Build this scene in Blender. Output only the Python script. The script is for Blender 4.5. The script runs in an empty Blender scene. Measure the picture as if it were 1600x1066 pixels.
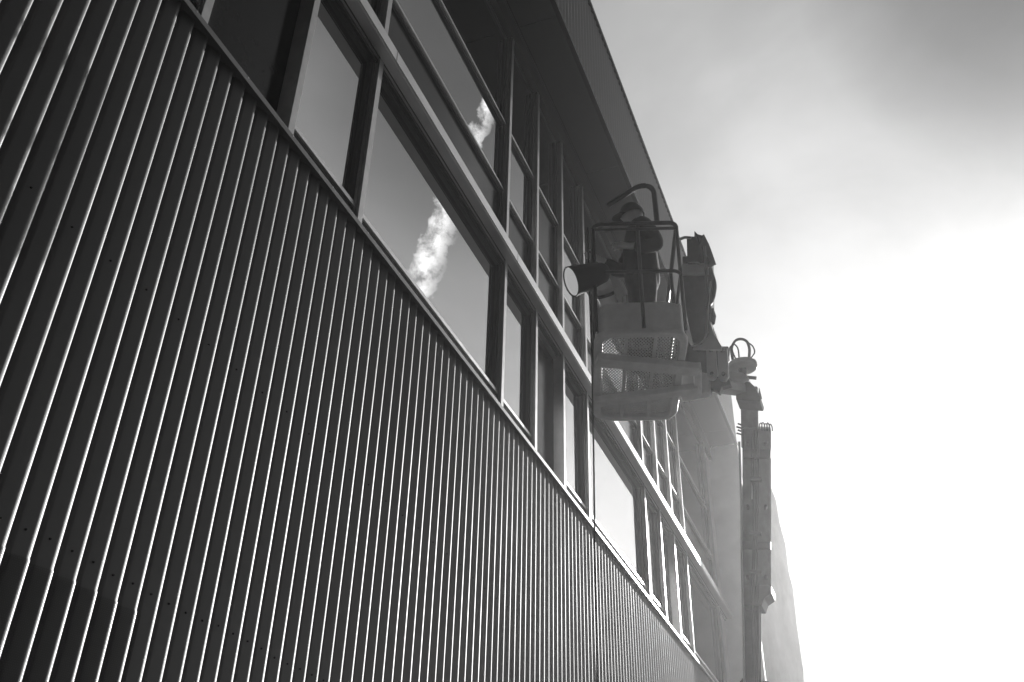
import bpy, bmesh, math, random
from mathutils import Vector, Matrix
random.seed(4)
sc = bpy.context.scene
C = sc.collection
rad = math.radians

# ---------------------------------------------------------------- camera
CAMZ = 1.6                                   # ground is z = 0, X runs along the facade, +Y into the building
YAW, PITCH, ROLL, FPX = 0.38150792, 0.59048302, 0.02538323, 1542.0
F = Vector((math.cos(PITCH)*math.cos(YAW), math.cos(PITCH)*math.sin(YAW), math.sin(PITCH)))
_r = F.cross(Vector((0, 0, 1))).normalized(); _u = _r.cross(F)
R = _r*math.cos(ROLL) + _u*math.sin(ROLL); U = -_r*math.sin(ROLL) + _u*math.cos(ROLL)
cd = bpy.data.cameras.new('camera'); cam = bpy.data.objects.new('camera', cd); C.objects.link(cam)
cd.sensor_width = 36; cd.lens = FPX/1600*36; cd.clip_start = .05; cd.clip_end = 3000
m = Matrix((R, U, -F)).transposed().to_4x4(); m.translation = Vector((0, 0, CAMZ)); cam.matrix_world = m
sc.camera = cam
def ray(px, py): return R*((px-800)/FPX) + U*((533-py)/FPX) + F
def at(px, py, X=None, Y=None, Z=None):      # survey: a sight line meets a plane
    d = ray(px, py)
    t = X/d.x if X is not None else (Y/d.y if Y is not None else (Z-CAMZ)/d.z)
    return Vector((0, 0, CAMZ)) + d*t

# ---------------------------------------------------------------- light
SUN_AZ, SUN_EL = -9.3, 20.0                  # azimuth from +X, negative = street side
a, e = rad(SUN_AZ), rad(SUN_EL)
sund = Vector((math.cos(e)*math.cos(a), math.cos(e)*math.sin(a), math.sin(e)))
sl = bpy.data.lights.new('sun', 'SUN'); sl.energy = 5; sl.angle = rad(.5); sl.color = (1, .99, .98)
so = bpy.data.objects.new('sun', sl); C.objects.link(so); so.rotation_euler = (-sund).to_track_quat('-Z', 'Y').to_euler()
so.location = (30, -10, 25)

w = bpy.data.worlds.new('World'); sc.world = w; w.use_nodes = True
nt = w.node_tree; nt.nodes.clear(); N = nt.nodes; L = nt.links
def nd(t, **k):
    n = N.new(t)
    for a_, b_ in k.items(): setattr(n, a_, b_)
    return n
def mth(op, a_, b_=None, c_=None, clamp=False):
    n = N.new('ShaderNodeMath'); n.operation = op; n.use_clamp = clamp
    for i, v in enumerate((a_, b_, c_)):
        if v is None: continue
        if isinstance(v, (int, float)): n.inputs[i].default_value = v
        else: L.new(v, n.inputs[i])
    return n.outputs[0]
def dot(v, d):
    n = N.new('ShaderNodeVectorMath'); n.operation = 'DOT_PRODUCT'; L.new(v, n.inputs[0]); n.inputs[1].default_value = d
    return n.outputs['Value']
def ramp(v, pts, interp='LINEAR'):
    n = N.new('ShaderNodeValToRGB'); L.new(v, n.inputs[0]); el = n.color_ramp.elements
    n.color_ramp.interpolation = interp
    while len(el) < len(pts): el.new(.5)
    for q, (p_, c_) in zip(el, pts): q.position = p_; q.color = (c_, c_, c_, 1)
    return n.outputs[0]
sky = nd('ShaderNodeTexSky', sky_type='NISHITA', sun_disc=False)
sky.sun_elevation = rad(SUN_EL); sky.sun_rotation = rad(90-SUN_AZ)
sky.dust_density = 3.0; sky.air_density = 1.0
bw = nd('ShaderNodeRGBToBW'); L.new(sky.outputs[0], bw.inputs[0])
tc = nd('ShaderNodeTexCoord'); gen = tc.outputs['Generated']
# thin high cloud: long soft streaks, plus broad banks
mp = nd('ShaderNodeMapping'); L.new(gen, mp.inputs[0]); mp.inputs['Scale'].default_value = (1.2, 2.6, 5.0); mp.inputs['Rotation'].default_value = (.2, .35, .5)
n1 = nd('ShaderNodeTexNoise'); L.new(mp.outputs[0], n1.inputs['Vector']); n1.inputs['Scale'].default_value = 1.3; n1.inputs['Detail'].default_value = 7; n1.inputs['Roughness'].default_value = .55; n1.inputs['Distortion'].default_value = .35
cl = ramp(n1.outputs['Fac'], [(.30, 0), (.72, 1)], 'EASE')
cs = dot(gen, sund)                                     # closeness to the sun
glow = ramp(mth('MULTIPLY_ADD', cs, .5, .5), [(.0, .02), (.60, .025), (.78, .09), (.86, .18), (.90, .46), (.94, .58), (.96, .65), (.974, .66), (.99, .68)], 'LINEAR')
# contrail in the sky over the street, seen mirrored in the panes
def refl(px, py):
    d = ray(px, py).normalized(); return Vector((d.x, -d.y, d.z))
ca, cb = refl(764, 165), refl(655, 452)
cn = ca.cross(cb).normalized(); ct = cn.cross(ca).normalized(); ang = ca.angle(cb)
nc = nd('ShaderNodeTexNoise'); L.new(gen, nc.inputs['Vector']); nc.inputs['Scale'].default_value = 52; nc.inputs['Detail'].default_value = 7; nc.inputs['Roughness'].default_value = .62; nc.inputs['Distortion'].default_value = .15
off = mth('ADD', dot(gen, cn), mth('MULTIPLY', mth('SUBTRACT', nc.outputs['Fac'], .5), .03))
along = mth('DIVIDE', mth('ARCTAN2', dot(gen, ct), dot(gen, ca)), ang)
wid = mth('MULTIPLY_ADD', along, .008, .0095)
band = mth('SUBTRACT', 1.0, mth('DIVIDE', mth('ABSOLUTE', off), wid), clamp=True)
band = mth('MULTIPLY', mth('POWER', band, .6), mth('MULTIPLY_ADD', nc.outputs['Fac'], 4.2, -1.45, clamp=True))
ends = mth('MULTIPLY', mth('MULTIPLY', mth('ADD', along, .10), 14, clamp=True), mth('MULTIPLY', mth('SUBTRACT', 1.42, along), 3, clamp=True))
trail = mth('MULTIPLY', mth('MULTIPLY', band, ends), 1.7)
SKYK = .10
base = mth('MULTIPLY', bw.outputs[0], .003)
patch = N.new('ShaderNodeVectorMath'); patch.operation = 'DOT_PRODUCT'; L.new(gen, patch.inputs[0])
_pa, _pe = rad(-21), rad(49); patch.inputs[1].default_value = (math.cos(_pe)*math.cos(_pa), math.cos(_pe)*math.sin(_pa), math.sin(_pe))
clear = ramp(patch.outputs['Value'], [(.955, 0), (.976, .13), (.992, .58), (1, .68)])          # a darker clear gap between the cloud banks
cloud = mth('MULTIPLY', mth('MULTIPLY', glow, mth('MULTIPLY_ADD', cl, .26, .85)), mth('SUBTRACT', 1.0, clear))
tot = mth('MULTIPLY', mth('ADD', mth('ADD', base, cloud), mth('MULTIPLY', trail, 1.3)), .68)
bg = nd('ShaderNodeBackground'); wo = nd('ShaderNodeOutputWorld'); L.new(bg.outputs[0], wo.inputs[0])
cmb = nd('ShaderNodeCombineColor'); [L.new(mth('DIVIDE', tot, SKYK), cmb.inputs[i]) for i in range(3)]
L.new(cmb.outputs[0], bg.inputs[0]); bg.inputs[1].default_value = SKYK
sc.view_settings.view_transform = 'Standard'; sc.view_settings.look = 'None'; sc.view_settings.exposure = .6; sc.view_settings.gamma = 1
sc.render.engine = 'CYCLES'; sc.cycles.use_denoising = True; sc.cycles.max_bounces = 8; sc.cycles.volume_bounces = 1
sc.cycles.sample_clamp_indirect = 6

# ---------------------------------------------------------------- materials (black-and-white photograph: all neutral)
def mat(name, v, rough=.5, metal=0., spec=.5, noise=0., nscale=8., bump=0., bscale=60., stretch=None, ior=None, rvar=0., alpha=None):
    m_ = bpy.data.materials.new(name); m_.use_nodes = True; t = m_.node_tree; b = t.nodes['Principled BSDF']
    b.inputs['Base Color'].default_value = (v, v, v, 1); b.inputs['Roughness'].default_value = rough
    b.inputs['Metallic'].default_value = metal; b.inputs['Specular IOR Level'].default_value = spec
    if ior: b.inputs['IOR'].default_value = ior
    g = t.nodes.new('ShaderNodeNewGeometry'); mpn = t.nodes.new('ShaderNodeMapping'); t.links.new(g.outputs['Position'], mpn.inputs[0])
    mpn.inputs['Scale'].default_value = stretch or (1, 1, 1)
    if noise or rvar:
        n = t.nodes.new('ShaderNodeTexNoise'); n.inputs['Scale'].default_value = nscale; n.inputs['Detail'].default_value = 6; n.inputs['Roughness'].default_value = .6
        t.links.new(mpn.outputs[0], n.inputs['Vector'])
        if noise:
            r = t.nodes.new('ShaderNodeMapRange'); r.inputs['From Min'].default_value = .3; r.inputs['From Max'].default_value = .7
            r.inputs['To Min'].default_value = v*(1-noise); r.inputs['To Max'].default_value = v*(1+noise)
            t.links.new(n.outputs['Fac'], r.inputs['Value'])
            cc = t.nodes.new('ShaderNodeCombineColor'); [t.links.new(r.outputs[0], cc.inputs[i]) for i in range(3)]
            t.links.new(cc.outputs[0], b.inputs['Base Color'])
        if rvar:
            r = t.nodes.new('ShaderNodeMapRange'); r.inputs['From Min'].default_value = .3; r.inputs['From Max'].default_value = .7
            r.inputs['To Min'].default_value = rough-rvar; r.inputs['To Max'].default_value = rough+rvar
            t.links.new(n.outputs['Fac'], r.inputs['Value']); t.links.new(r.outputs[0], b.inputs['Roughness'])
    if bump:
        n = t.nodes.new('ShaderNodeTexNoise'); n.inputs['Scale'].default_value = bscale; n.inputs['Detail'].default_value = 4
        t.links.new(mpn.outputs[0], n.inputs['Vector'])
        bp = t.nodes.new('ShaderNodeBump'); bp.inputs['Strength'].default_value = bump; bp.inputs['Distance'].default_value = .01
        t.links.new(n.outputs['Fac'], bp.inputs['Height']); t.links.new(bp.outputs[0], b.inputs['Normal'])
    return m_
M = {}
M['clad'] = mat('corrugated_paint', .018, .60, .0, .5, ior=2.55, noise=.25, nscale=2.0, stretch=(1, 1, .35), rvar=.05, bump=.03, bscale=5)
M['clad_fine'] = mat('fascia_paint', .03, .48, 0, .5, noise=.15, nscale=2, ior=2.1)
M['alu'] = mat('aluminium_frame', .42, .40, .85, .5, noise=.10, nscale=12, rvar=.05)
M['sash'] = mat('dark_sash', .05, .4, .2, .5)
M['belt'] = mat('ledge_metal', .55, .38, .85, .5, noise=.08, nscale=4, rvar=.06)
M['flash'] = mat('flashing_metal', .12, .4, .5, .5, noise=.2, nscale=9)
M['soffit'] = mat('soffit_board', .018, .7, 0, .3, noise=.12, nscale=1.6, bump=.1, bscale=25)
M['soft_dark'] = mat('dark_joint', .012, .9, spec=.05)
M['fin'] = mat('end_wall_panel', .78, .6, 0, .4, noise=.08, nscale=2.2)
M['glass'] = mat('window_glass', .012, .0, 0, .5, ior=5.6, bump=.006, bscale=1.1)
M['glass_dull'] = mat('tinted_panel_glass', .012, .16, 0, .5, ior=1.2, noise=.5, nscale=7, rvar=.06)
M['spandrel'] = mat('spandrel_glass', .02, .15, 0, .5, ior=1.25, noise=.12, nscale=5)
M['body'] = mat('plain_wall', .16, .8, noise=.1, nscale=1)
M['roof'] = mat('roof_membrane', .12, .9, noise=.2, nscale=2)
M['screw'] = mat('screw_head', .012, .8, spec=.2)
M['asphalt'] = mat('asphalt', .05, .9, noise=.3, nscale=20, bump=.5, bscale=120)
M['paving'] = mat('paving', .25, .85, noise=.15, nscale=6)
M['lift'] = mat('lift_paint', .6, .42, 0, .5, noise=.12, nscale=9, bump=.02)
M['lift_pale'] = mat('pale_lift_paint', .42, .42, 0, .5, noise=.10, nscale=9)
M['lift_dark'] = mat('dark_lift_steel', .045, .5, .3, .5, noise=.3, nscale=14)
M['rail'] = mat('rail_tube', .03, .38, .2, .5, noise=.2, nscale=20)
M['rubber'] = mat('black_rubber', .02, .55, noise=.2)
M['jacket'] = mat('dark_jacket', .010, .85, 0, .3, noise=.4, nscale=9, bump=.6, bscale=16)
M['trouser'] = mat('dark_trousers', .03, .9, 0, .2, noise=.3, nscale=9, bump=.5, bscale=18)
M['skin'] = mat('skin', .45, .5, noise=.06, nscale=20)
M['cloth'] = mat('console_cloth', .02, .85, 0, .2, noise=.3, nscale=9, bump=.3, bscale=25)
M['stone'] = mat('stained_render', .55, .9, noise=.5, nscale=.8, stretch=(1, 1.6, .45), bump=.4, bscale=3)
M['steel'] = mat('bright_steel', .5, .3, .9)
M['mast'] = mat('mast_paint', .11, .45, .2, .5, noise=.35, nscale=6, stretch=(2, 2, .4))
M['pale'] = mat('pale_plastic', .5, .45, noise=.06, nscale=8)
lm = mat('cone_face_glow', .6, .3); lb = lm.node_tree.nodes['Principled BSDF']; lb.inputs['Emission Color'].default_value = (1, 1, 1, 1); lb.inputs['Emission Strength'].default_value = .20; M['lens'] = lm  # faint emission added so the cone's face, turned from the sun, looks pale
# perforated sheet: real round holes in the sheet, cut by transparency
pm = mat('perforated_sheet', .05, .45, .6, .5); t = pm.node_tree; b = t.nodes['Principled BSDF']
g = t.nodes.new('ShaderNodeNewGeometry'); sx = t.nodes.new('ShaderNodeSeparateXYZ'); t.links.new(g.outputs['Position'], sx.inputs[0])
def pmath(op, a_, b_=None):
    n = t.nodes.new('ShaderNodeMath'); n.operation = op
    for i, v in enumerate((a_, b_)):
        if v is None: continue
        if isinstance(v, (int, float)): n.inputs[i].default_value = v
        else: t.links.new(v, n.inputs[i])
    return n.outputs[0]
P_ = .0085
row = pmath('FLOOR', pmath('DIVIDE', sx.outputs[2], P_))
fx = pmath('SUBTRACT', pmath('FRACT', pmath('ADD', pmath('DIVIDE', sx.outputs[0], P_), pmath('MULTIPLY', row, .5))), .5)
fz = pmath('SUBTRACT', pmath('FRACT', pmath('DIVIDE', sx.outputs[2], P_)), .5)
rr = pmath('SQRT', pmath('ADD', pmath('MULTIPLY', fx, fx), pmath('MULTIPLY', fz, fz)))
t.links.new(pmath('GREATER_THAN', rr, .30), b.inputs['Alpha'])
M['perf'] = pm; b.inputs['Metallic'].default_value = 0; b.inputs['IOR'].default_value = 2.2; b.inputs['Base Color'].default_value = (.02, .02, .02, 1)

# ---------------------------------------------------------------- mesh helpers
WP = {}
class MB:
    def __init__(s): s.v = []; s.f = []
    def add(s, vs, fs):
        o = len(s.v); s.v += [Vector(q) for q in vs]; s.f += [tuple(o+i for i in f) for f in fs]; return s
    def box(s, x0, x1, y0, y1, z0, z1):
        return s.add([(x, y, z) for z in (z0, z1) for x, y in ((x0, y0), (x1, y0), (x1, y1), (x0, y1))],
                     [(0, 3, 2, 1), (4, 5, 6, 7), (0, 1, 5, 4), (1, 2, 6, 5), (2, 3, 7, 6), (3, 0, 4, 7)])
    def bar(s, a_, b_, wdt, hgt, up=Vector((0, 0, 1))):
        a_, b_ = Vector(a_), Vector(b_); d = (b_-a_).normalized(); sd = d.cross(up).normalized()*wdt/2; u_ = sd.cross(d).normalized()*hgt/2
        return s.add([p+q for p in (a_, b_) for q in (-sd-u_, sd-u_, sd+u_, -sd+u_)],
                     [(0, 3, 2, 1), (4, 5, 6, 7), (0, 1, 5, 4), (1, 2, 6, 5), (2, 3, 7, 6), (3, 0, 4, 7)])
    def tube(s, path, r, n=10, closed=False, cap=True):
        P = [Vector(p) for p in path]; K = len(P); rings = []; up = None
        rs = r if isinstance(r, (list, tuple)) else [r]*K
        for i, p in enumerate(P):
            a_ = P[(i-1) % K] if (closed or i) else p; b_ = P[(i+1) % K] if (closed or i < K-1) else p
            d = (b_-a_).normalized()
            if up is None:
                up = Vector((0, 0, 1)) if abs(d.z) < .9 else Vector((1, 0, 0))
            sd = d.cross(up)
            if sd.length < 1e-5: sd = d.orthogonal()
            sd.normalize(); up = sd.cross(d).normalized()
            rings.append([p + (sd*math.cos(2*math.pi*j/n) + up*math.sin(2*math.pi*j/n))*rs[i] for j in range(n)])
        vs = [q for g_ in rings for q in g_]; fs = []
        for i in range(K if closed else K-1):
            k = (i+1) % K
            for j in range(n): l = (j+1) % n; fs.append((i*n+j, i*n+l, k*n+l, k*n+j))
        if cap and not closed: fs += [tuple(range(n))[::-1], tuple((K-1)*n+j for j in range(n))]
        return s.add(vs, fs)
    def prism(s, pts, d):
        pts = [Vector(p) for p in pts]; d = Vector(d); n = len(pts)
        return s.add(pts+[p+d for p in pts], [tuple(range(n)), tuple(range(2*n-1, n-1, -1))] + [(i, (i+1) % n, n+(i+1) % n, n+i)[::-1] for i in range(n)])
    def lathe(s, a_, b_, prof, n=24):        # prof: (t along a->b, radius)
        a_, b_ = Vector(a_), Vector(b_); P = [a_.lerp(b_, q[0]) for q in prof]
        d = (b_-a_).normalized(); sd = d.orthogonal().normalized(); u_ = d.cross(sd)
        vs = [p+(sd*math.cos(2*math.pi*j/n)+u_*math.sin(2*math.pi*j/n))*q[1] for p, q in zip(P, prof) for j in range(n)]
        return s.add(vs, [(i*n+j, i*n+(j+1) % n, (i+1)*n+(j+1) % n, (i+1)*n+j) for i in range(len(prof)-1) for j in range(n)])
    def build(s, name, m_, parent=None, smooth=False, bevel=0, angle=40):
        lo = Vector([min(v[i] for v in s.v) for i in range(3)]); hi = Vector([max(v[i] for v in s.v) for i in range(3)])
        c = (lo+hi)/2; c.z = lo.z
        me = bpy.data.meshes.new(name); me.from_pydata([v-c for v in s.v], [], s.f); me.update()
        b_ = bmesh.new(); b_.from_mesh(me); bmesh.ops.recalc_face_normals(b_, faces=b_.faces)
        b_.to_mesh(me); b_.free()
        me.materials.append(M[m_] if isinstance(m_, str) else m_)
        if smooth:
            for p in me.polygons: p.use_smooth = True
            me.set_sharp_from_angle(angle=rad(angle))
        o = bpy.data.objects.new(name, me); C.objects.link(o); place(o, c, parent)
        if bevel:
            bv = o.modifiers.new('bevel', 'BEVEL'); bv.width = bevel; bv.segments = 2; bv.limit_method = 'ANGLE'
        return o
def place(o, c, parent=None):
    WP[o.name] = Vector(c)
    if parent is not None: o.parent = parent; o.location = Vector(c)-WP[parent.name]
    else: o.location = c
def thing(name, label, cat, loc, group=None):
    o = bpy.data.objects.new(name, None); C.objects.link(o); o.empty_display_size = .3; place(o, Vector(loc)); return tag(o, label, cat, group)
def tag(o, label, cat, group=None):
    o['label'] = label; o['category'] = cat
    if group: o['group'] = group
    return o
def struct(o): o['kind'] = 'structure'; return o

# ---------------------------------------------------------------- ground
struct(MB().add([(-300, -400, 0), (400, -400, 0), (400, 400, 0), (-300, 400, 0)], [(0, 1, 2, 3)]).build('ground', 'asphalt'))
struct(MB().box(-8, 60, .6, 3.0, -.05, .13).build('pavement', 'paving', bevel=.01))

# ---------------------------------------------------------------- building
MOD = .9135; Y0 = 3.0; XE = 19.0; XS = -4.0
z = lambda q: q+CAMZ
bld = thing('corrugated_building', 'long dark corrugated metal building with a ribbon of windows and a deep roof overhang', 'building', (7.5, 8, 0))
def _prof(t):                                # one rib: outer face turned a little to the far end, a drop, then a long convex return
    K = [(0, 0), (.08, .0002), (.12, .0011), (.155, .0030), (.185, .0056), (.27, .033), (.33, .041), (.37, .040), (.50, .0205), (.75, .0100), (1, 0)]
    t %= 1
    for (a_, b_), (c_, d_) in zip(K[:-1], K[1:]):
        if a_ <= t <= c_: return b_+(d_-b_)*(t-a_)/(c_-a_)
def prof(t): return (_prof(t-.02)+2*_prof(t)+_prof(t+.02))/4
def corrugated(name, m_, x0, x1, y, z0, z1, p, A, ph, parent, per=26, A_=None):
    s = MB(); n = int((x1-x0)/p*per); vs = []
    for i in range(n+1):
        x = x0+(x1-x0)*i/n; yy = y + (A*prof((x-ph)/p) if A > .5 else A*(1-math.cos(2*math.pi*(x-ph)/p)))
        vs += [(x, yy, z0), (x, yy, z1)]
    s.add(vs, [(2*i, 2*i+2, 2*i+3, 2*i+1) for i in range(n)])
    return s.build(name, m_, parent, smooth=True, angle=89)
PIT = .1243; PH = 2.295-.025
corrugated('cladding', 'clad', XS, XE, 3.012, 0, z(4.50), PIT, 1.0, PH, bld)
pf = corrugated('perforated_sheet', 'perf', XS, 3.33, 3.008, 0, z(1.355), PIT, 1.0, PH, bld)
pf['label'] = 'darker finely perforated corrugated sheet low on the wall'
# screws on the cladding, nearest ones as parts
sc_proto = None; cnt = 0
for zr, step in ((1.46, 1), (2.77, 2), (4.08, 2), (.15, 1), (3.42, 4)):
    for i in range(-3, 60):
        x = PH + PIT*(i*step+.74)
        if x < 1.6 or x > 14 or cnt >= 96: continue
        if step == 1 and i % 2 and x > 5: continue
        zz = z(zr)+random.uniform(-.01, .01); y = 3.012+prof((x-PH)/PIT)
        c = Vector((x, y-.002, zz))
        if sc_proto is None:
            s = MB(); s.lathe((x, y-.004, zz), (x, y+.002, zz), [(0, .0001), (0, .004), (.6, .005), (1, .006), (1, .0001)], 8)
            sc_proto = s.build('screw', 'screw', bld, smooth=True); b0 = WP[sc_proto.name]-c
        else:
            o = sc_proto.copy(); C.objects.link(o); o.location = c+b0-WP[bld.name]
        cnt += 1
# sill flashing with fixing heads and short cover plates
s = MB(); s.box(XS, XE, 2.978, 3.10, z(4.49), z(4.5245)); s.box(XS, XE, 2.972, 2.9785, z(4.472), z(4.512))
fl = s.build('sill_flashing', 'flash', bld, bevel=.002)
for k in range(3, 38):
    x = .5*k+.12; MB().lathe((x, 2.970, z(4.507)), (x, 2.979, z(4.507)), [(0, .0001), (0, .006), (1, .009)], 8).build('fixing', 'steel', fl)
# wall body behind everything
s = MB(); s.box(XS, XE+.1, 3.16, 15, 0, z(11.6)); s.build('rear_body', 'body', bld)
MB().box(XS, XE+.1, 2.5, 15.05, z(11.6), z(11.66)).build('roof', 'roof', bld)
# belt ledge
YB = 2.90
s = MB(); s.box(XS, XE-.002, YB, 3.07, z(6.255), z(6.37)); s.box(XS, XE-.002, YB+.012, 3.07, z(6.242), z(6.256))
bl = s.build('belt_ledge', 'belt', bld, bevel=.002)
s = MB(); s.box(XS, XE-.002, 3.03, 3.16, z(6.205), z(6.243)); s.box(XS, XE-.002, 3.0, 3.008, z(6.235), z(6.244)); s.build('ledge_underside_trim', 'sash', bl)
s = MB()
for k in (5, 8, 11, 14, 17): s.box(k*MOD+.02, k*MOD+.024, YB-.0015, YB+.02, z(6.256), z(6.369))
s.build('ledge_joint', 'soft_dark', bl)
# mullions
wide = lambda k: k % 6 == 4 or k % 6 == 10 % 6
def mullion(k, z0, z1):
    x = k*MOD; s = MB()
    if wide(k):
        s.box(x-.062, x, 3.0, 3.15, z0, z1)
    else:
        s.box(x-.062, x, 3.0, 3.016, z0, z1); s.box(x-.048, x-.014, 3.016, 3.034, z0, z1); s.box(x-.066, x-.002, 3.034, 3.15, z0, z1)
    o = s.build('mullion', 'alu', bld, bevel=.0015)
    return o
SILL, HEAD = z(4.525), z(6.205); UB, UH = z(6.37), z(9.66)
mulls = [-1, 2, 3, 4, 5, 8, 9, 10, 11, 14, 15, 16, 17, 20]
for k in mulls:
    mullion(k, SILL, z(6.242)); mullion(k, UB, UH)
jt = lambda: random.uniform(-.0012, .0012)      # each pane sits a hair out of true
bays = list(zip(mulls[:-1], mulls[1:]))
def ring(s, x0, x1, z0, z1, wd, ya, yb):
    s.box(x0, x0+wd, ya, yb, z0, z1); s.box(x1-wd, x1, ya, yb, z0, z1)
    s.box(x0+wd, x1-wd, ya+.001, yb, z0, z0+wd); s.box(x0+wd, x1-wd, ya+.001, yb, z1-wd, z1)
for (k0, k1) in bays:
    x0, x1 = k0*MOD, k1*MOD-.066
    if k0 == 17: x1 = k1*MOD-.066
    panel = (k1-k0 == 1 and k1 % 6 == 4)
    kind = 'wide' if k1-k0 == 3 else 'narrow'
    # ---- lower window
    if panel:
        s = MB(); s.box(x0, x1, 3.07, 3.117, SILL, SILL+.10); s.box(x0, x1, 3.07, 3.117, HEAD-.03, HEAD); s.box(x0, x1, 3.12, 3.14, SILL, HEAD)
        wn = s.build('window', 'alu', bld); wn['label'] = 'fixed dull panel window in the lower row'
        MB().add([(x0, 3.118, SILL+.1), (x1, 3.118, SILL+.1), (x1, 3.118, HEAD-.03), (x0, 3.118, HEAD-.03)], [(0, 1, 2, 3)]).build('pane', 'glass_dull', wn)
    else:
        s = MB(); ring(s, x0+.004, x1, SILL+.125, HEAD, .042, 3.052, 3.10); s.box(x0+.004, x1, 3.075, 3.12, SILL, SILL+.123)
        wn = s.build('window', 'sash', bld, bevel=.0015); wn['label'] = '%s sash window in the lower row' % kind
        MB().box(x0+.002, x1, 3.036, 3.06, SILL+.146, SILL+.184).build('bottom_rail', 'belt', wn, bevel=.002)
        MB().add([(x0+.04, 3.088+jt(), SILL+.16), (x1-.04, 3.088+jt(), SILL+.16), (x1-.04, 3.088, HEAD-.04), (x0+.04, 3.088, HEAD-.04)], [(0, 1, 2, 3)]).build('pane', 'glass', wn)
    # ---- upper window: spandrel row, clear row, tall row
    T1, T2 = z(7.20), z(8.19)
    s = MB()
    ring(s, x0+.004, x1, T1+.02, T2-.02, .034, 3.062, 3.10)
    ring(s, x0+.004, x1, UB+.01, T1-.02, .03, 3.062, 3.10)
    ring(s, x0+.004, x1, T2+.02, UH-.01, .03, 3.062, 3.10)
    wn = s.build('window', 'sash', bld, bevel=.0015); wn['label'] = '%s three-row window in the upper row' % kind
    for zt in (T1, T2): MB().box(x0+.002, x1, 3.04, 3.105, zt-.016, zt+.016).build('transom', 'alu', wn, bevel=.002)
    for (za, zb, gm) in ((UB+.03, T1-.045, 'spandrel'), (T1+.04, T2-.04, 'glass_dull' if panel else 'glass'), (T2+.04, UH-.03, 'glass')):
        MB().add([(x0+.03, 3.088+jt(), za), (x1-.03, 3.088, za), (x1-.03, 3.088, zb), (x0+.03, 3.088, zb)], [(0, 1, 2, 3)]).build('pane', gm, wn)
# last bay up to the end wall
s = MB(); s.box(20*MOD, XE, 3.05, 3.16, SILL, UH)
s.build('end_infill', 'fin', bld)
# header, soffit, fascia
MB().box(XS, XE, 2.99, 3.16, z(9.66), z(9.949)).build('header_board', 'soffit', bld)
YF, ZS, ZT = 2.415, z(9.95), z(11.84)
jo = [7.35+2.74*k for k in range(-4, 5)]
edges = [XS]+[j for j in jo if XS < j < XE]+[XE]
s = MB()
for x0, x1 in zip(edges[:-1], edges[1:]): s.box(x0+.006, x1-.006, YF+.03, 2.955, ZS, ZS+.02)
s.box(XS, XE, 2.972, 3.16, ZS+.001, ZS+.02)
sf = s.build('soffit', 'soffit', bld)
MB().box(XS, XE, YF+.03, 3.16, ZS+.02, ZS+.05).build('joint_backing', 'soft_dark', sf)
corrugated('fascia', 'clad_fine', XS, XE+.1, YF+.012, ZS+.05, ZT-.06, .13, 1.0, .01, bld, per=20)
s = MB(); s.box(XS, XE+.1, YF, YF+.06, ZS-.006, ZS+.052); s.build('fascia_bottom_trim', 'soft_dark', bld)
s = MB(); s.box(XS, XE+.1, YF-.012, YF+.09, ZT-.06, ZT); s.build('fascia_coping', 'soft_dark', bld)
MB().box(XS, XE+.1, YF+.035, YF+.08, ZS+.03, ZT-.03).build('fascia_backing', 'body', bld)
# end wall that drops from the roof edge
s = MB(); s.box(XE, XE+.12, YF+.002, 3.16, 0, z(6.254)); s.box(XE, XE+.12, YF+.002, 3.16, z(6.268), ZS-.008); s.box(XE+.001, XE+.12, YF+.095, 3.16, ZS-.008, ZT-.07); s.box(XE+.004, XE+.12, YF+.006, 3.16, z(6.254), z(6.268))
ew = s.build('end_wall', 'fin', bld)
ew['label'] = 'smooth pale end wall dropping from the roof edge'

# ---------------------------------------------------------------- pale building beyond
XB = 24.0
edge = [(2.20, 0), (2.20, z(5.2)), (2.215, z(6.1)), (2.17, z(6.5)), (2.17, z(7.6)), (2.14, z(8.5)), (2.19, z(8.9)), (2.17, z(9.6)), (2.24, z(10.2)), (2.25, z(10.8)), (2.34, z(11.2)), (2.36, z(11.5)), (2.8, z(11.6))]
s = MB(); s.prism([(XB, y_, z_) for y_, z_ in edge]+[(XB, 9, z(11.6)), (XB, 9, 0)], (6, 0, 0))
tag(s.build('stained_building', 'stone'), 'pale streaked building with a ragged right edge behind the lift boom', 'building')

# ---------------------------------------------------------------- boom lift
FZ = z(4.40); BC = Vector((6.916, 1.631, FZ)); yb = rad(17.5)
ub = Vector((math.cos(yb), math.sin(yb), 0)); vb = Vector((math.sin(yb), -math.cos(yb), 0))
def B(u_, v_, w_=0): return BC+ub*u_+vb*v_+Vector((0, 0, w_))
HL, HW = .70, .37
lift = thing('boom_lift', 'boom lift raised beside the window ledge with a mesh-floored work basket', 'boom lift', (12.2, 1.8, .13))
def rrect(hl, hw, r, w_, n=6, off=0):
    P = []
    for cu, cv, a0 in ((hl-r, hw-r, 0), (-hl+r, hw-r, 90), (-hl+r, -hw+r, 180), (hl-r, -hw+r, 270)):
        for i in range(n+1):
            q = rad(a0+90*i/n); P.append(B(cu+r*math.cos(q), cv+r*math.sin(q), w_))
    return P
def band(hl, hw, r, th, w0, w1):
    s = MB(); o0, i0 = rrect(hl, hw, r, w0), rrect(hl-th, hw-th, max(r-th, .01), w0)
    up = Vector((0, 0, w1-w0)); n = len(o0); vs = o0+i0+[p+up for p in o0]+[p+up for p in i0]
    for i in range(n): pass
    fs = []
    for i in range(n):
        j = (i+1) % n
        fs += [(i, j, n+j, n+i), (2*n+i, 3*n+i, 3*n+j, 2*n+j), (i, 2*n+i, 2*n+j, j), (n+i, n+j, 3*n+j, 3*n+i)]
    return s.add(vs, fs)
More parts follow.
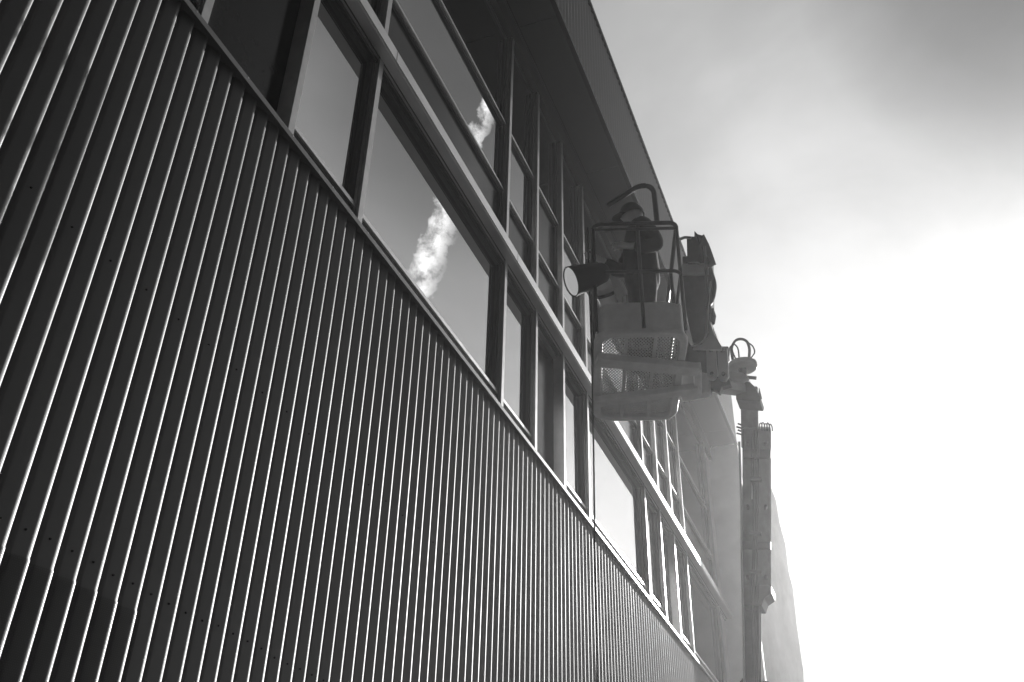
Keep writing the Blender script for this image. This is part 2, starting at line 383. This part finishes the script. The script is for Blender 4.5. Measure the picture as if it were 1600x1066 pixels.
bk = band(HL, HW, .16, .07, -.055, -.005).build('floor_frame', 'lift', lift, smooth=True, bevel=.012)
band(HL-.012, HW-.018, .15, .006, -.004, .25).build('kickplate', 'lift', lift, smooth=True)
s = MB()
for sg in (1, -1):                                        # expanded mesh floor
    k = -60
    for k in range(-90, 90):
        c0 = k*.027; pts = []
        # line v = c0 + sg*u*0.6
        for u_ in (-HL+.05, HL-.05):
            pts.append((u_, c0+sg*u_*.6))
        (ua, va), (uc, vc) = pts; vm = HW-.05
        ts = []
        for lim in (-vm, vm):
            if abs(vc-va) > 1e-9: ts.append((lim-va)/(vc-va))
        t0, t1 = max(0, min(ts)), min(1, max(ts))
        if t1-t0 > .02: s.bar(B(ua+(uc-ua)*t0, va+(vc-va)*t0, -.008+sg*.002), B(ua+(uc-ua)*t1, va+(vc-va)*t1, -.008+sg*.002), .0095, .004)
s.build('mesh_floor', 'lift', lift)
for v_ in (-.115, .115): s = MB(); s.bar(B(-HL+.04, v_, -.03), B(HL-.04, v_, -.03), .028, .03); s.build('floor_bar', 'lift', lift)
for (p0, p1, wd) in (((932, 562), (1092, 578), .13), ((932, 628), (1092, 607), .10)):
    s = MB(); a_, b_ = at(*p0, Z=FZ-.09), at(*p1, Z=FZ-.09); s.bar(a_, b_, wd, .06); s.build('support_beam', 'lift', lift, bevel=.008)
# rails
def rl(path, r, name, m_='rail'): return MB().tube(path, r, 10).build(name, m_, lift, smooth=True)
MB().tube(rrect(HL-.01, HW-.02, .07, 1.07, 5), .019, 10, closed=True).build('top_rail', 'rail', lift, smooth=True)
MB().tube([B(-HL+.01, -HW+.03, 1.01), B(-HL+.01, HW-.03, 1.01)], .014, 10).build('gate_bar', 'rail', lift, smooth=True)
MB().tube(rrect(HL-.01, HW-.02, .07, .56, 5), .015, 10, closed=True).build('mid_rail', 'rail', lift, smooth=True)
for (u_, v_) in ((-HL+.015, .02), (-HL+.06, -HW+.02), (-HL+.06, HW-.02), (HL-.06, -HW+.02), (HL-.06, HW-.02), (0, HW-.02), (0, -HW+.02)):
    s = MB().tube([B(u_, v_, 0), B(u_, v_, 1.07)], .016, 10); s.build('post', 'rail', lift, smooth=True)
def bend(pts, r=.06, n=5):
    P = [Vector(p) for p in pts]; out = [P[0]]
    for i in range(1, len(P)-1):
        a_, b_, c_ = P[i-1], P[i], P[i+1]; q0 = b_+(a_-b_).normalized()*r; q1 = b_+(c_-b_).normalized()*r
        for j in range(n+1):
            t_ = j/n; out.append(q0*(1-t_)**2+b_*2*t_*(1-t_)+q1*t_**2)
    return out+[P[-1]]
XN = 6.45
g1 = bend([at(1027, 348, X=6.33), at(1021, 292, X=6.33), at(1000, 289, X=6.33), at(951, 321, X=6.5)], .08)
rl(g1, .024, 'guard_bar')
# platform controls on the right side of the basket
XC = 7.25
def plate(pts, X, th, name, m_, bev=.004, parent=lift): return MB().prism([at(px, py, X=X) for px, py in pts], (th, 0, 0)).build(name, m_, parent, bevel=bev)
plate([(1066, 400), (1110, 398), (1111, 470), (1107, 520), (1098, 535), (1082, 536), (1074, 500), (1066, 455)], XC, .16, 'console_housing', 'lift_dark', .012)
plate([(1062, 412), (1107, 410), (1107, 427), (1062, 429)], XC-.03, .03, 'console_panel', 'pale')
# cloth cover hanging over the console, folded
cov = [(1074, 410), (1073, 372), (1085, 370), (1085, 361), (1090, 366), (1097, 368), (1100, 366), (1108, 382), (1116, 405), (1109, 408), (1104, 418), (1100, 412), (1090, 409)]
s = MB(); P = []
for i, (px, py) in enumerate(cov): P.append(at(px, py, X=XC-.06+.035*math.sin(i*1.9)))
c = sum(P, Vector())/len(P)+Vector((-.05, 0, 0)); n = len(P)
s.add(P+[c]+[p+Vector((.10, 0, .01)) for p in P]+[c+Vector((.16, 0, 0))], [(i, (i+1) % n, n) for i in range(n)]+[(n+1+(i+1) % n, n+1+i, 2*n+1) for i in range(n)]+[(i, n+1+i, n+1+(i+1) % n, (i+1) % n) for i in range(n)])
s.build('console_cover', 'cloth', lift, smooth=True, angle=60)
s = MB().tube([at(1057, 376, X=6.9), at(1070, 371, X=7.1), at(1084, 372, X=XC)], .014, 8); s.build('cover_rail', 'rail', lift, smooth=True)
s = MB().tube(bend([at(1101, 385, X=XC-.1), at(1104, 440, X=XC-.1), at(1107, 462, X=XC-.1), at(1104, 480, X=XC-.1)], .04), .012, 8); s.build('console_stay', 'rail', lift, smooth=True)
s = MB().tube(bend([at(1109, 420, X=XC), at(1117, 445, X=XC+.05), at(1113, 470, X=XC+.05), at(1106, 478, X=XC)], .06), .022, 8); s.build('console_hose', 'rubber', lift, smooth=True)
MB().tube([at(1110, 483, X=XC+.05), at(1114, 495, X=XC+.1), at(1112, 505, X=XC+.1)], .03, 10).build('grip', 'rubber', lift, smooth=True)
# white rim and gusset under the console
s = MB().tube(bend([at(1110, 440, X=XC-.02), at(1106, 490, X=XC-.02), at(1104, 526, X=XC-.02), at(1096, 538, X=XC-.02), at(1079, 542, X=XC-.02)], .07), .008, 8); s.build('housing_rim', 'lift_pale', lift, smooth=True)
plate([(1103, 500), (1107, 497), (1116, 522), (1127, 540), (1127, 546), (1083, 545), (1083, 540), (1096, 538), (1102, 530)], XC+.02, .03, 'gusset', 'lift_pale')
# jib head
plate([(1068, 522), (1080, 541), (1138, 541), (1139, 560), (1110, 590), (1104, 600), (1066, 596)], 7.45, .05, 'jib_side_plate', 'lift_dark', .006)
plate([(1066, 572), (1108, 584), (1108, 612), (1062, 620)], 7.36, .10, 'jib_beam', 'lift', .01)
for pts in ([(1103, 541), (1118, 541), (1121, 586), (1115, 593), (1107, 592), (1104, 586)], [(1121, 543), (1136, 542), (1139, 588), (1134, 595), (1126, 594), (1122, 588)]):
    lp = plate(pts, 7.33, .03, 'link_plate', 'lift_pale', .006)
    for px, py in ((pts[0][0]+8, 548), (pts[0][0]+10, 585)):
        a_ = at(px, py, X=7.33); MB().lathe(a_-Vector((.02, 0, 0)), a_, [(0, .0001), (0, .016), (1, .02)], 12).build('bolt', 'lift_dark', lp, smooth=True)
plate([(1104, 590), (1138, 590), (1142, 600), (1128, 604), (1124, 613), (1112, 606), (1105, 614), (1099, 612), (1100, 598)], 7.42, .07, 'pivot_block', 'lift_dark', .006)
plate([(1136, 580), (1160, 582), (1170, 590), (1160, 594), (1150, 593), (1136, 590)], 7.7, .06, 'jib_link', 'lift_pale', .006)
# rotary disc with hose loop
XD = 8.2
a_ = at(1160, 577, X=XD); b_ = at(1160, 563, X=XD)
ax = Vector((0, 0, 1)); a_ = at(1161, 576, X=XD)
MB().lathe(a_, a_+Vector((0, 0, .05)), [(0, .0001), (0, .115), (.08, .132), (.2, .137), (.9, .137), (1, .13), (1, .0001)], 32).build('rotary_disc', 'lift_pale', lift, smooth=True)
def hose(pts, r, name='hose', m_='rubber'):
    P = [Vector(p) for p in pts]; out = []
    for i in range(len(P)-1):
        p0, p1, p2, p3 = P[max(i-1, 0)], P[i], P[i+1], P[min(i+2, len(P)-1)]
        for j in range(6):
            q = j/6; out.append(.5*((2*p1)+(p2-p0)*q+(2*p0-5*p1+4*p2-p3)*q*q+(3*p1-p0-3*p2+p3)*q**3))
    out.append(P[-1]); return MB().tube(out, r, 8).build(name, m_, lift, smooth=True)
hose([at(x_, y_, X=XD-.02) for x_, y_ in ((1145, 562), (1143, 545), (1149, 533), (1158, 530), (1167, 534), (1171, 546), (1170, 563))], .014)
hose([at(x_, y_, X=XD-.06) for x_, y_ in ((1150, 562), (1145, 550), (1143, 541), (1140, 545), (1139, 556))], .007)
hose([at(x_, y_, X=XD+.05) for x_, y_ in ((1168, 535), (1176, 541), (1179, 551), (1173, 560))], .007)
hose([at(x_, y_, X=XD+.0) for x_, y_ in ((1147, 537), (1153, 545), (1155, 562))], .007)
MB().tube([at(1162, 589, X=8.2), at(1182, 591, X=8.2)], .017, 10).build('tee_handle', 'lift_dark', lift, smooth=True)
MB().bar(at(1116, 600, X=7.45), at(1164, 608, X=8.38), .14, .12).build('jib_arm', 'lift_dark', lift, bevel=.01)
MB().tube([at(1160, 576, X=XD)+Vector((0, 0, .01)), at(1162, 604, X=XD+.1)], .04, 12).build('disc_post', 'lift_dark', lift, smooth=True)
MB().bar(at(1090, 574, Z=FZ-.05), at(1090, 611, Z=FZ-.05), .06, .10).build('beam_tie', 'lift', lift, bevel=.008)
# mast: inner tube, outer sleeve, lower boom
def mast(xl0, xr0, y0, xl1, xr1, y1, name, m_, X0, X1, bev=.015):
    a_, b_ = at((xl0+xr0)/2, y0, X=X0), at((xl1+xr1)/2, y1, X=X1)
    wd = ((xr0-xl0)/FPX*(a_-Vector((0, 0, CAMZ))).dot(F)+(xr1-xl1)/FPX*(b_-Vector((0, 0, CAMZ))).dot(F))/2
    return MB().bar(a_, b_, wd*.96, wd*.8, up=Vector((math.cos(rad(9)), math.sin(rad(9)), 0))).build(name, m_, lift, bevel=bev)
def XM(y_): return 8.3+(y_-600)/466*1.5
mast(1157, 1184, 604, 1158, 1186, 700, 'inner_mast', 'mast', XM(604), XM(700))
plate([(1150, 600), (1160, 596), (1172, 597), (1178, 603), (1183, 611), (1189, 622), (1187, 627), (1150, 624)], XM(600)-.14, .20, 'mast_head', 'lift_dark')
mast(1160, 1205, 668, 1160, 1205, 922, 'outer_sleeve', 'mast', XM(668), XM(922))
mast(1162, 1190, 915, 1163, 1190, 1068, 'lower_mast', 'lift_dark', XM(915)-.05, XM(1068))
pa, pb = at(1177, 922, X=XM(922)), at(1177, 1068, X=XM(1068))
base = pb+(pb-pa)*((pb.z-1.25)/(pa.z-pb.z))
MB().bar(pb, base, .26, .26, up=Vector((1, 0, 0))).build('boom_base', 'lift_dark', lift, bevel=.01)
plate([(1160, 915), (1205, 915), (1205, 926), (1194, 934), (1190, 946), (1162, 946)], XM(922)-.15, .25, 'sleeve_foot', 'lift_dark')
# ragged cable carrier at the head of the sleeve
for i in range(5):
    x_ = 1186+i*4; hose([at(x_, 672, X=XM(668)-.1), at(x_+1, 663-2*(i % 2), X=XM(668)-.12), at(x_+4, 662+i, X=XM(668)-.1), at(x_+5, 674, X=XM(668)-.08)], .006, 'cable_clip')
for i in range(4):
    hose([at(1158, 664+i*5, X=XM(668)-.15), at(1153-(i % 2)*2, 662+i*5, X=XM(668)-.15)], .009, 'cable_clip')
plate([(1186, 604), (1190, 620), (1184, 622)], XM(610)-.1, .05, 'head_bracket', 'lift_dark')
hose([at(x_, y_, X=8.6) for x_, y_ in ((1176, 622), (1176, 700), (1175, 780))], .006, 'mast_cable', 'lift_pale')
hose([at(x_, y_, X=XM(y_)-.24) for x_, y_ in ((1155, 690), (1158, 780), (1159, 880), (1161, 960), (1163, 1066), (1165, 1140))], .011, 'hydraulic_line', 'pale')
# sleeve details: pin bosses, wear pads, seam plate and a hose bundle strapped to the near face
for (x_, y_) in ((1168, 690), (1196, 690), (1168, 790), (1196, 790), (1168, 900), (1196, 900)):
    q = at(x_, y_, X=XM(y_)-.19); MB().lathe(q, q+Vector((.06, .01, .0)), [(0, .0001), (0, .013), (.3, .018), (1, .018)], 12).build('pin', 'lift_dark', lift, smooth=True)
for y0, y1 in ((702, 716), (846, 858)):
    plate([(1161, y0), (1204, y0), (1204, y1), (1161, y1)], XM((y0+y1)/2)-.20, .03, 'wear_pad', 'lift_dark', .004)
for k, x_ in enumerate((1176, 1180, 1184)):
    hose([at(x_+1.5*math.sin(y_/40+k), y_, X=XM(y_)-.21) for y_ in (672, 720, 770, 820, 870, 918, 960, 1020, 1075)], .008, 'hose')
for y_ in (745, 830, 890):
    plate([(1172, y_), (1189, y_), (1189, y_+5), (1172, y_+5)], XM(y_)-.235, .05, 'hose_clamp', 'lift_dark', .002)
# machine body below, out of frame from here
bx, by = base.x, base.y
MB().prism([(bx-.5, by-.55, .62), (bx+1.6, by-.55, .62), (bx+1.6, by-.55, 1.25), (bx+.6, by-.55, 1.45), (bx-.5, by-.55, 1.2)], (0, 1.1, 0)).build('turret', 'lift_pale', lift, bevel=.03)
MB().box(bx-.7, bx+1.5, by-.5, by+.5, .42, .62).build('chassis', 'lift_dark', lift, bevel=.02)
for dx in (-.45, 1.25):
    for sg in (-1, 1):
        c = Vector((bx+dx, by+sg*.56, .13+.33)); a_, b_ = c-Vector((0, .11, 0)), c+Vector((0, .11, 0))
        wh = MB().lathe(a_, b_, [(0, .2), (0, .30), (.12, .33), (.88, .33), (1, .30), (1, .2)], 28).build('wheel', 'rubber', lift, smooth=True)
        MB().lathe(a_, b_, [(.1, .0001), (.1, .2), (.9, .2), (.9, .0001)], 20).build('rim', 'lift_pale', wh, smooth=True)

# hanging cable
s = MB(); P = [at(x_, y_, X=X_) for x_, y_, X_ in ((918, 356, 6.55), (921, 450, 6.6), (925, 560, 6.8), (926, 640, 7.2), (927.5, 700, 7.3), (929, 830, 7.35), (933, 1066, 7.35))]
P.append(Vector((P[-1].x, P[-1].y, .16)))
tag(s.tube(P, .008, 8).build('hanging_cable', 'rubber', smooth=True), 'thin black cable hanging from the basket\'s left side down past the corrugated wall', 'cable')

# dark cone and pipe in the basket; the glow of its face is added
nz = thing('basket_cone', 'dark cone with a pale round face on a bent pipe beside the worker', 'lamp', B(-.2, -HW+.1, .0))
O_ = Vector((0, 0, CAMZ)); m0 = O_+ray(893, 440)*8.02; m1 = O_+ray(948, 424)*8.14
MB().lathe(m0, m1, [(.02, .116), (-.02, .119), (-.025, .128), (.03, .127), (.6, .104), (.9, .085), (1, .06), (1, .001)], 32).build('cone', 'rubber', nz, smooth=True)
MB().lathe(m0, m1, [(-.002, .117), (.0, .116), (.03, .108), (.06, .001)], 32).build('lens', 'lens', nz, smooth=True)  # pale disc closing the cone's mouth, brightened by added glow, no known lamp
MB().tube(bend([m0.lerp(m1, .7), O_+ray(943, 445)*8.22, O_+ray(960, 505)*8.3], .03), .07, 18).build('pipe', 'pale', nz, smooth=True)
MB().lathe(O_+ray(945, 458)*8.22, O_+ray(946.5, 463)*8.225, [(0, .071), (0, .076), (1, .076), (1, .071)], 20).build('clamp', 'rail', nz, smooth=True)

# ---------------------------------------------------------------- person
PX = B(-.13, .08, 0); fa = rad(112)
pf_ = Vector((math.cos(fa), math.sin(fa), 0)); ps = Vector((pf_.y, -pf_.x, 0))     # forward (to the wall), right side (away from camera)
def Pp(f_, s_, h_): return PX+pf_*f_+ps*s_+Vector((0, 0, h_))
def skin(name, nodes, links, m_, parent, sub=2):
    names = list(nodes); me = bpy.data.meshes.new(name)
    me.from_pydata([Vector(nodes[k][0]) for k in names], [(names.index(a_), names.index(b_)) for a_, b_ in links], [])
    o = bpy.data.objects.new(name, me); C.objects.link(o)
    md = o.modifiers.new('skin', 'SKIN'); sv = me.skin_vertices[0].data if me.skin_vertices else None
    if sv is None:
        bm_ = bmesh.new(); bm_.from_mesh(me); bm_.verts.layers.skin.verify(); bm_.to_mesh(me); bm_.free(); sv = me.skin_vertices[0].data
    for i, k in enumerate(names):
        r_ = nodes[k][1]; sv[i].radius = (r_, r_) if isinstance(r_, (int, float)) else r_
        sv[i].use_root = (i == 0)
    md.use_smooth_shade = True
    ss = o.modifiers.new('sub', 'SUBSURF'); ss.levels = sub; ss.render_levels = sub
    dg = bpy.context.evaluated_depsgraph_get(); dg.update()
    me2 = bpy.data.meshes.new_from_object(o.evaluated_get(dg)); bpy.data.objects.remove(o)
    lo = Vector([min(v.co[i] for v in me2.vertices) for i in range(3)]); hi = Vector([max(v.co[i] for v in me2.vertices) for i in range(3)])
    c_ = (lo+hi)/2; c_.z = lo.z
    me2.transform(Matrix.Translation(-c_)); me2.materials.clear(); me2.materials.append(M[m_]); me2.name = name
    for p in me2.polygons: p.use_smooth = True
    o2 = bpy.data.objects.new(name, me2); C.objects.link(o2); place(o2, c_, parent); return o2
per = thing('person', 'person in dark jacket and peaked cap standing in the basket, arms held towards the wall', 'person', Pp(0, 0, .0))
hd = Pp(.055, -.01, 1.63)
body = {
 'pel': (Pp(0, 0, .95), (.15, .11)), 'wst': (Pp(0, 0, 1.08), (.14, .10)), 'cst': (Pp(-.01, 0, 1.28), (.16, .11)), 'nck0': (Pp(0, 0, 1.44), (.09, .08)), 'nck': (Pp(.015, 0, 1.51), .055),
 'hl': (Pp(0, -.095, .90), .085), 'kl': (Pp(.03, -.11, .49), .06), 'al': (Pp(0, -.12, .09), .042), 'tl': (Pp(.15, -.13, .045), .035),
 'hr': (Pp(0, .095, .90), .085), 'kr': (Pp(.02, .11, .49), .06), 'ar': (Pp(-.04, .12, .09), .042), 'tr': (Pp(.11, .13, .045), .035),
 'sl': (Pp(0, -.18, 1.41), .06), 'el': (Pp(-.12, -.24, 1.10), .046), 'wl': (Pp(.12, -.22, 1.10), .03), 'ml': (Pp(.19, -.20, 1.12), (.034, .02)),
 'sr': (Pp(0, .18, 1.41), .06), 'er': (Pp(.14, .27, 1.20), .046), 'wr': (Pp(.34, .16, 1.24), .03), 'mr': (Pp(.41, .14, 1.26), (.034, .02)),
}
lk = [('pel', 'wst'), ('wst', 'cst'), ('cst', 'nck0'), ('nck0', 'nck'), ('pel', 'hl'), ('hl', 'kl'), ('kl', 'al'), ('al', 'tl'), ('pel', 'hr'), ('hr', 'kr'), ('kr', 'ar'), ('ar', 'tr'),
      ('cst', 'sl'), ('sl', 'el'), ('el', 'wl'), ('wl', 'ml'), ('cst', 'sr'), ('sr', 'er'), ('er', 'wr'), ('wr', 'mr')]
for sd, mk, dirn in (('l', 'ml', Vector((1, 0, 0))), ('r', 'mr', Vector((1, 0, 0)))):
    base_ = body[mk][0]; sgn = -1 if sd == 'l' else 1
    for i, (dz, ln) in enumerate(((.030, .070), (.011, .078), (-.009, .073), (-.028, .058))):
        k0, k1, k2 = f'{sd}f{i}a', f'{sd}f{i}b', f'{sd}f{i}c'
        q = base_+pf_*.035+Vector((0, 0, dz))
        body[k0] = (q, .0095); body[k1] = (q+pf_*ln*.45+ps*(-sgn*.012), .0088); body[k2] = (q+pf_*ln*.62+ps*(-sgn*.042)+Vector((0, 0, -.004)), .0078)
        lk += [(mk, k0), (k0, k1), (k1, k2)]
    q = base_+pf_*-.01+Vector((0, 0, .032))
    body[sd+'t0'] = (q, .011); body[sd+'t1'] = (q+pf_*.03+ps*(-sgn*.028)+Vector((0, 0, .018)), .0095); body[sd+'t2'] = (q+pf_*.052+ps*(-sgn*.046)+Vector((0, 0, .012)), .0085)
    lk += [(mk, sd+'t0'), (sd+'t0', sd+'t1'), (sd+'t1', sd+'t2')]
bo = skin('body', body, lk, 'skin', per)
# head as a shaped surface joined onto the neck of the body mesh
def head_mesh():
    s = MB(); nu, nv = 36, 26; tilt = Matrix.Rotation(rad(-12), 3, ps)
    vs = []
    for i in range(nv+1):
        th = math.pi*i/nv
        for j in range(nu):
            ph = 2*math.pi*j/nu; x_ = math.sin(th)*math.cos(ph); y_ = math.sin(th)*math.sin(ph); z_ = math.cos(th)
            X_, Y_, Z_ = x_*.098, y_*.076, z_*.118
            if z_ < 0: Y_ *= 1-.30*z_*z_; X_ *= (1-.10*z_*z_) if x_ > 0 else (1-.45*z_*z_)
            fr = max(0, x_)**6
            X_ += .026*fr*math.exp(-((z_+.18)/.13)**2)*math.exp(-(y_/.16)**2)      # nose
            X_ -= .010*fr*math.exp(-((z_-.05)/.10)**2)*math.exp(-((abs(y_)-.36)/.16)**2)   # eye sockets
            X_ += .006*fr*math.exp(-((z_-.22)/.08)**2)                               # brow
            X_ += .007*fr*math.exp(-((z_+.50)/.09)**2)*math.exp(-(y_/.3)**2)        # lips
            X_ -= .006*fr*math.exp(-((z_+.50)/.02)**2)*math.exp(-(y_/.28)**2)
            X_ += .012*max(0, x_)**2*math.exp(-((z_+.85)/.14)**2)                    # chin
            Y_ += .016*(1 if y_ > 0 else -1)*math.exp(-((x_+.05)/.14)**2)*math.exp(-((z_+.05)/.22)**2)*(abs(y_) > .6)   # ears
            vs.append(hd + tilt@(pf_*X_+ps*Y_+Vector((0, 0, Z_))))
    return s.add(vs, [(i*nu+j, i*nu+(j+1) % nu, (i+1)*nu+(j+1) % nu, (i+1)*nu+j) for i in range(nv) for j in range(nu)])
hm = head_mesh()
b_ = bmesh.new(); b_.from_mesh(bo.data); vs = [b_.verts.new(v-WP[bo.name]) for v in hm.v]
for f_ in hm.f:
    try:
        fc = b_.faces.new([vs[i] for i in f_]); fc.smooth = True
    except ValueError: pass
bmesh.ops.remove_doubles(b_, verts=vs, dist=1e-5); b_.to_mesh(bo.data); b_.free()
jk = {'a0': (Pp(0, 0, .80), (.18, .15)), 'a': (Pp(0, 0, .90), (.215, .17)), 'b': (Pp(0, 0, 1.10), (.21, .17)), 'c': (Pp(-.02, 0, 1.29), (.225, .17)), 'd': (Pp(-.005, 0, 1.43), (.16, .13)), 'e': (Pp(.01, 0, 1.51), .082),
      'sl': (Pp(-.01, -.19, 1.39), .09), 'el': (Pp(-.13, -.25, 1.10), .072), 'w1': (Pp(.02, -.235, 1.08), .066), 'wl': (Pp(.10, -.22, 1.095), .052),
      'sr': (Pp(0, .19, 1.40), .115), 'er': (Pp(.14, .29, 1.19), .092), 'wr': (Pp(.32, .17, 1.235), .055)}
skin('jacket', jk, [('a0', 'a'), ('a', 'b'), ('b', 'c'), ('c', 'd'), ('d', 'e'), ('c', 'sl'), ('sl', 'el'), ('el', 'w1'), ('w1', 'wl'), ('c', 'sr'), ('sr', 'er'), ('er', 'wr')], 'jacket', per)
tr = {'p': (Pp(0, 0, .90), (.155, .14)), 'w': (Pp(0, 0, 1.0), (.15, .13)), 'hl': (Pp(.005, -.10, .76), .125), 'kl': (Pp(.03, -.14, .49), .115), 'cl': (Pp(0, -.13, .25), .10), 'al': (Pp(-.005, -.12, .09), .09),
      'hr': (Pp(0, .10, .76), .125), 'kr': (Pp(.02, .14, .49), .115), 'cr': (Pp(-.02, .13, .25), .10), 'ar': (Pp(-.045, .12, .09), .09)}
skin('trousers', tr, [('p', 'w'), ('p', 'hl'), ('hl', 'kl'), ('kl', 'cl'), ('cl', 'al'), ('p', 'hr'), ('hr', 'kr'), ('kr', 'cr'), ('cr', 'ar')], 'trouser', per)
for s_, f0 in ((-.125, 0), (.125, -.04)):
    skin('boot', {'a': (Pp(f0-.01, s_, .11), .06), 'b': (Pp(f0-.02, s_, .045), .05), 'c': (Pp(f0+.08, s_, .045), (.052, .045)), 'd': (Pp(f0+.18, s_, .038), (.045, .034))}, [('a', 'b'), ('b', 'c'), ('c', 'd')], 'rubber', per)
# cap: dome and peak
tilt = Matrix.Rotation(rad(-12), 3, ps)
s = MB(); nu, nv = 28, 8; vs = []
for i in range(nv+1):
    th = math.pi*.54*i/nv
    for j in range(nu):
        ph = 2*math.pi*j/nu; vs.append(hd+tilt@(pf_*(.112*math.sin(th)*math.cos(ph)-.004)+ps*(.092*math.sin(th)*math.sin(ph))+Vector((0, 0, .135*math.cos(th)+.012))))
s.add(vs, [(i*nu+j, i*nu+(j+1) % nu, (i+1)*nu+(j+1) % nu, (i+1)*nu+j) for i in range(nv) for j in range(nu)])
cap = s.build('cap', 'jacket', per, smooth=True)
s = MB(); vs = []
for i in range(13):
    ph = rad(-62+124*i/12); c_, q_ = math.cos(ph), math.sin(ph)
    for rr_, zz in ((1.0, .022), (1.75, .004)):
        ex = .112*c_ + (.085*c_ if rr_ > 1 else 0); vs.append(hd+tilt@(pf_*(ex-.004)+ps*(.092*q_*(1.0 if rr_ == 1 else .95))+Vector((0, 0, zz))))
vs += [v-Vector((0, 0, .006)) for v in vs]; n = 26
s.add(vs, [(2*i, 2*i+1, 2*i+3, 2*i+2) for i in range(12)]+[(n+2*i, n+2*i+2, n+2*i+3, n+2*i+1) for i in range(12)]+[(2*i+1, n+2*i+1, n+2*i+3, 2*i+3) for i in range(12)]+[(0, n, n+1, 1), (24, 25, n+25, n+24)])
s.build('peak', 'jacket', cap, smooth=True)

# ---------------------------------------------------------------- haze
hz = MB().box(-12, 40, -14, 16, -1.0, 16.0).build('haze', 'body'); hz['kind'] = 'stuff'
hm_ = bpy.data.materials.new('haze_air'); hm_.use_nodes = True; t = hm_.node_tree; t.nodes.clear()
pv = t.nodes.new('ShaderNodeVolumePrincipled'); mo = t.nodes.new('ShaderNodeOutputMaterial'); t.links.new(pv.outputs[0], mo.inputs['Volume'])
pv.inputs['Color'].default_value = (.95, .95, .95, 1); pv.inputs['Density'].default_value = .0033; pv.inputs['Anisotropy'].default_value = .89
hz.data.materials.clear(); hz.data.materials.append(hm_)
